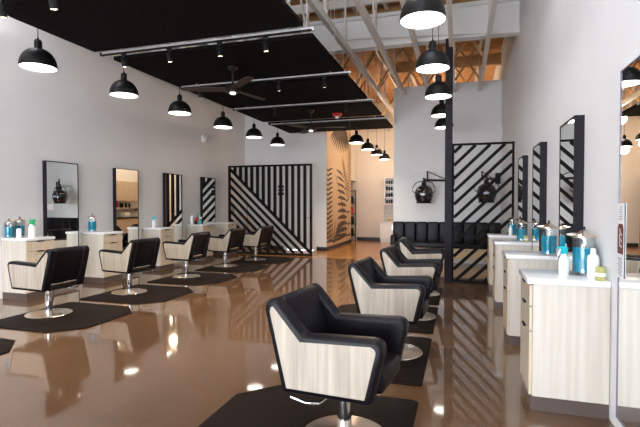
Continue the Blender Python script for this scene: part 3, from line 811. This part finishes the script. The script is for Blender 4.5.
t = thing('closet_rack', 'tall black shelf rack inside the narrow closet opening past the mural', 'rack', (-4.26, 17.05, 0))
for sx in (-.3, .3):
    for sy in (-.45, .45): B().box(sx - .015, sx + .015, sy - .015, sy + .015, 0, 2.0).build('post', 'black', t, False)
for z in (.2, .65, 1.05, 1.45, 1.95): B().box(-.31, .31, -.46, .46, z, z + .025).build('shelf_board', 'black', t, False)
first = {}
def stock(kind, lb, cat, mat, locs, h, r, g):
    for i, l in enumerate(locs):
        if kind + lb not in first:
            o = B().lathe([(0, 0), (r, 0), (r, h * .75), (r * .5, h * .82), (r * .45, h), (0, h)], 14).build(kind, mat); tag(o, lb, cat, g); first[kind + lb] = o
        else: o = first[kind + lb].copy(); COL.objects.link(o)
        o.location = l
stock('shampoo_bottle', 'red bottle among dark ones on the black closet rack', 'bottle', 'red', [(-4.03, 16.68 + .17 * i, 1.076) for i in range(4)], .26, .05, 'red closet bottles')
stock('shampoo_bottle', 'dark bottle on the black closet rack', 'bottle', 'black', [(-4.03, 16.68 + .15 * i, z) for z in (.226, .676, 1.476) for i in range(5)], .28, .055, 'dark closet bottles')

# storage wall of the back room, seen in the mirrors
t = thing('tall_cupboard', 'pale wood wall cupboards reflected in the second long-wall mirror', 'cupboard', (XR, 15.0, 1.58))
B().box(-.36, -.005, -2.2, 2.2, 0, .85).build('carcass', 'front', t, False)
for i in range(8):
    d_ = B().box(-.382, -.36, -2.2 + .55 * i + .003, -1.65 + .55 * i - .003, .01, .84, .002, 1).build('door', 'front', t)
    B().box(-.40, -.382, -2.2 + .55 * i + (.48 if i % 2 == 0 else .05), -2.2 + .55 * i + (.50 if i % 2 == 0 else .07), .06, .2).build('handle', 'chrome', d_)
t = thing('product_shelf', 'pale wood product shelf under the reflected wall cupboards', 'shelf', (XR, 15.0, 1.26))
B().box(-.34, -.005, -2.2, 2.2, 0, .035).build('board', 'front', t, False)
for s in (-2.15, 0, 2.15): B().box(-.3, -.005, s - .02, s + .02, -.14, 0).build('bracket', 'front', t, False)
t = thing('work_counter', 'dark topped work counter of the back room reflected in a mirror', 'counter', (XR, 15.0, 0))
B().box(-.60, -.005, -2.2, 2.2, .1, .82).build('body', 'front', t, False); B().box(-.55, -.005, -2.2, 2.2, 0, .1).build('toe_kick', 'toe', t, False)
B().box(-.63, -.005, -2.22, 2.22, .82, .87, .004).build('countertop', 'black', t)
stock('shampoo_bottle', 'red product bottle on the reflected back room shelf', 'bottle', 'red', [(XR - .17, 13.1 + .11 * i, 1.296) for i in list(range(4)) + [12, 13, 14, 22, 23, 24, 25]], .24, .045, 'red bottles on the back room shelf')
stock('shampoo_bottle', 'black product bottle on the reflected back room shelf', 'bottle', 'black', [(XR - .17, 13.1 + .11 * i, 1.296) for i in (5, 6, 7, 8, 10, 16, 17, 18, 20, 27, 28, 30, 32)], .22, .045, 'black bottles on the back room shelf')
for i, y in enumerate((13.5, 14.9, 16.2)):
    o = B().box(-.12, .12, -.17, .17, 0, .21, .03, 3).build('towel_stack', 'towel'); o.location = (XR - .3, y, .871)
    tag(o, 'folded white towel stack on the reflected dark work counter', 'towels', 'towel stacks')

# ------------------------------------------------------------------ light
wd = bpy.data.worlds.new('World'); sc.world = wd; wd.use_nodes = True
bg = wd.node_tree.nodes['Background']; bg.inputs['Color'].default_value = (.90, .935, 1.0, 1); bg.inputs['Strength'].default_value = 13.0
for a, b_ in WX:
    l = bpy.data.lights.new('window_portal', 'AREA'); l.shape = 'RECTANGLE'; l.size = b_ - a - .1; l.size_y = WZ - .35
    l.cycles.is_portal = True
    o = bpy.data.objects.new('window_portal', l); COL.objects.link(o); o.location = ((a + b_) / 2, YF - .14, (WZ + .25) / 2); o.rotation_euler = (PI / 2, 0, 0)
    pass
for a, b_ in SKY:
    for c, d_ in ADDED_SKY_Y:
        l = bpy.data.lights.new('added_skylight_portal', 'AREA'); l.shape = 'RECTANGLE'; l.size = b_ - a; l.size_y = d_ - c  # daylight portal of an added skylight
        l.cycles.is_portal = True
        o = bpy.data.objects.new('added_skylight_portal', l); COL.objects.link(o); o.location = ((a + b_) / 2, (c + d_) / 2, ZC + .23)
def lamp(kind, name, loc, e, col, size=.05, rot=(0, 0, 0), **kw):
    l = bpy.data.lights.new(name, kind); l.energy = e; l.color = col
    if kind in ('POINT', 'SPOT'): l.shadow_soft_size = size
    for k, v in kw.items(): setattr(l, k, v)
    o = bpy.data.objects.new(name, l); COL.objects.link(o); o.location = loc; o.rotation_euler = rot
    return o
for x, y in spots:
    lamp('SPOT', 'track_lamp', (x, y - .02, 3.26), 62, (1, .86, .71), .13, (math.radians(9), 0, 0), spot_size=math.radians(110), spot_blend=.6)
for y in (11.75, 13.3, 14.8, 16.4):
    lamp('POINT', 'hall_lamp', (-2.64, y, 2.98), 7, (1, .80, .58), .12)
for y in (): lamp('POINT', 'wall_pendant_lamp', (-4.80, y, 2.98), 14, (1, .84, .62), .12)
for y in (): lamp('POINT', 'aisle_pendant_lamp', (-.33, y, 2.98), 14, (1, .86, .66), .12)
# back room ceiling fittings: warm bulbs under the deck
for (x, y) in ((-.4, 14.2), (-.4, 16.2), (-2.6, 15.0)):
    lamp('POINT', 'back_room_lamp', (x, y, 3.9), 34, (1, .80, .58), .15)

# ------------------------------------------------------------------ camera
cam = bpy.data.cameras.new('Camera'); cam.sensor_fit = 'HORIZONTAL'; cam.sensor_width = 36; cam.lens = 36 * 450 / 640
cam.clip_start = .05; cam.clip_end = 100
co = bpy.data.objects.new('Camera', cam); COL.objects.link(co)
co.location = (0, 0, 1.45)
yaw, pit = math.atan(140 / 450), math.atan(9.5 / 450)
co.rotation_euler = (PI / 2 - pit, 0, yaw)
sc.camera = co
sc.view_settings.view_transform = 'Standard'; sc.view_settings.look = 'None'; sc.view_settings.gamma = 1.0; sc.view_settings.use_curve_mapping = False
sc.view_settings.exposure = 0.86
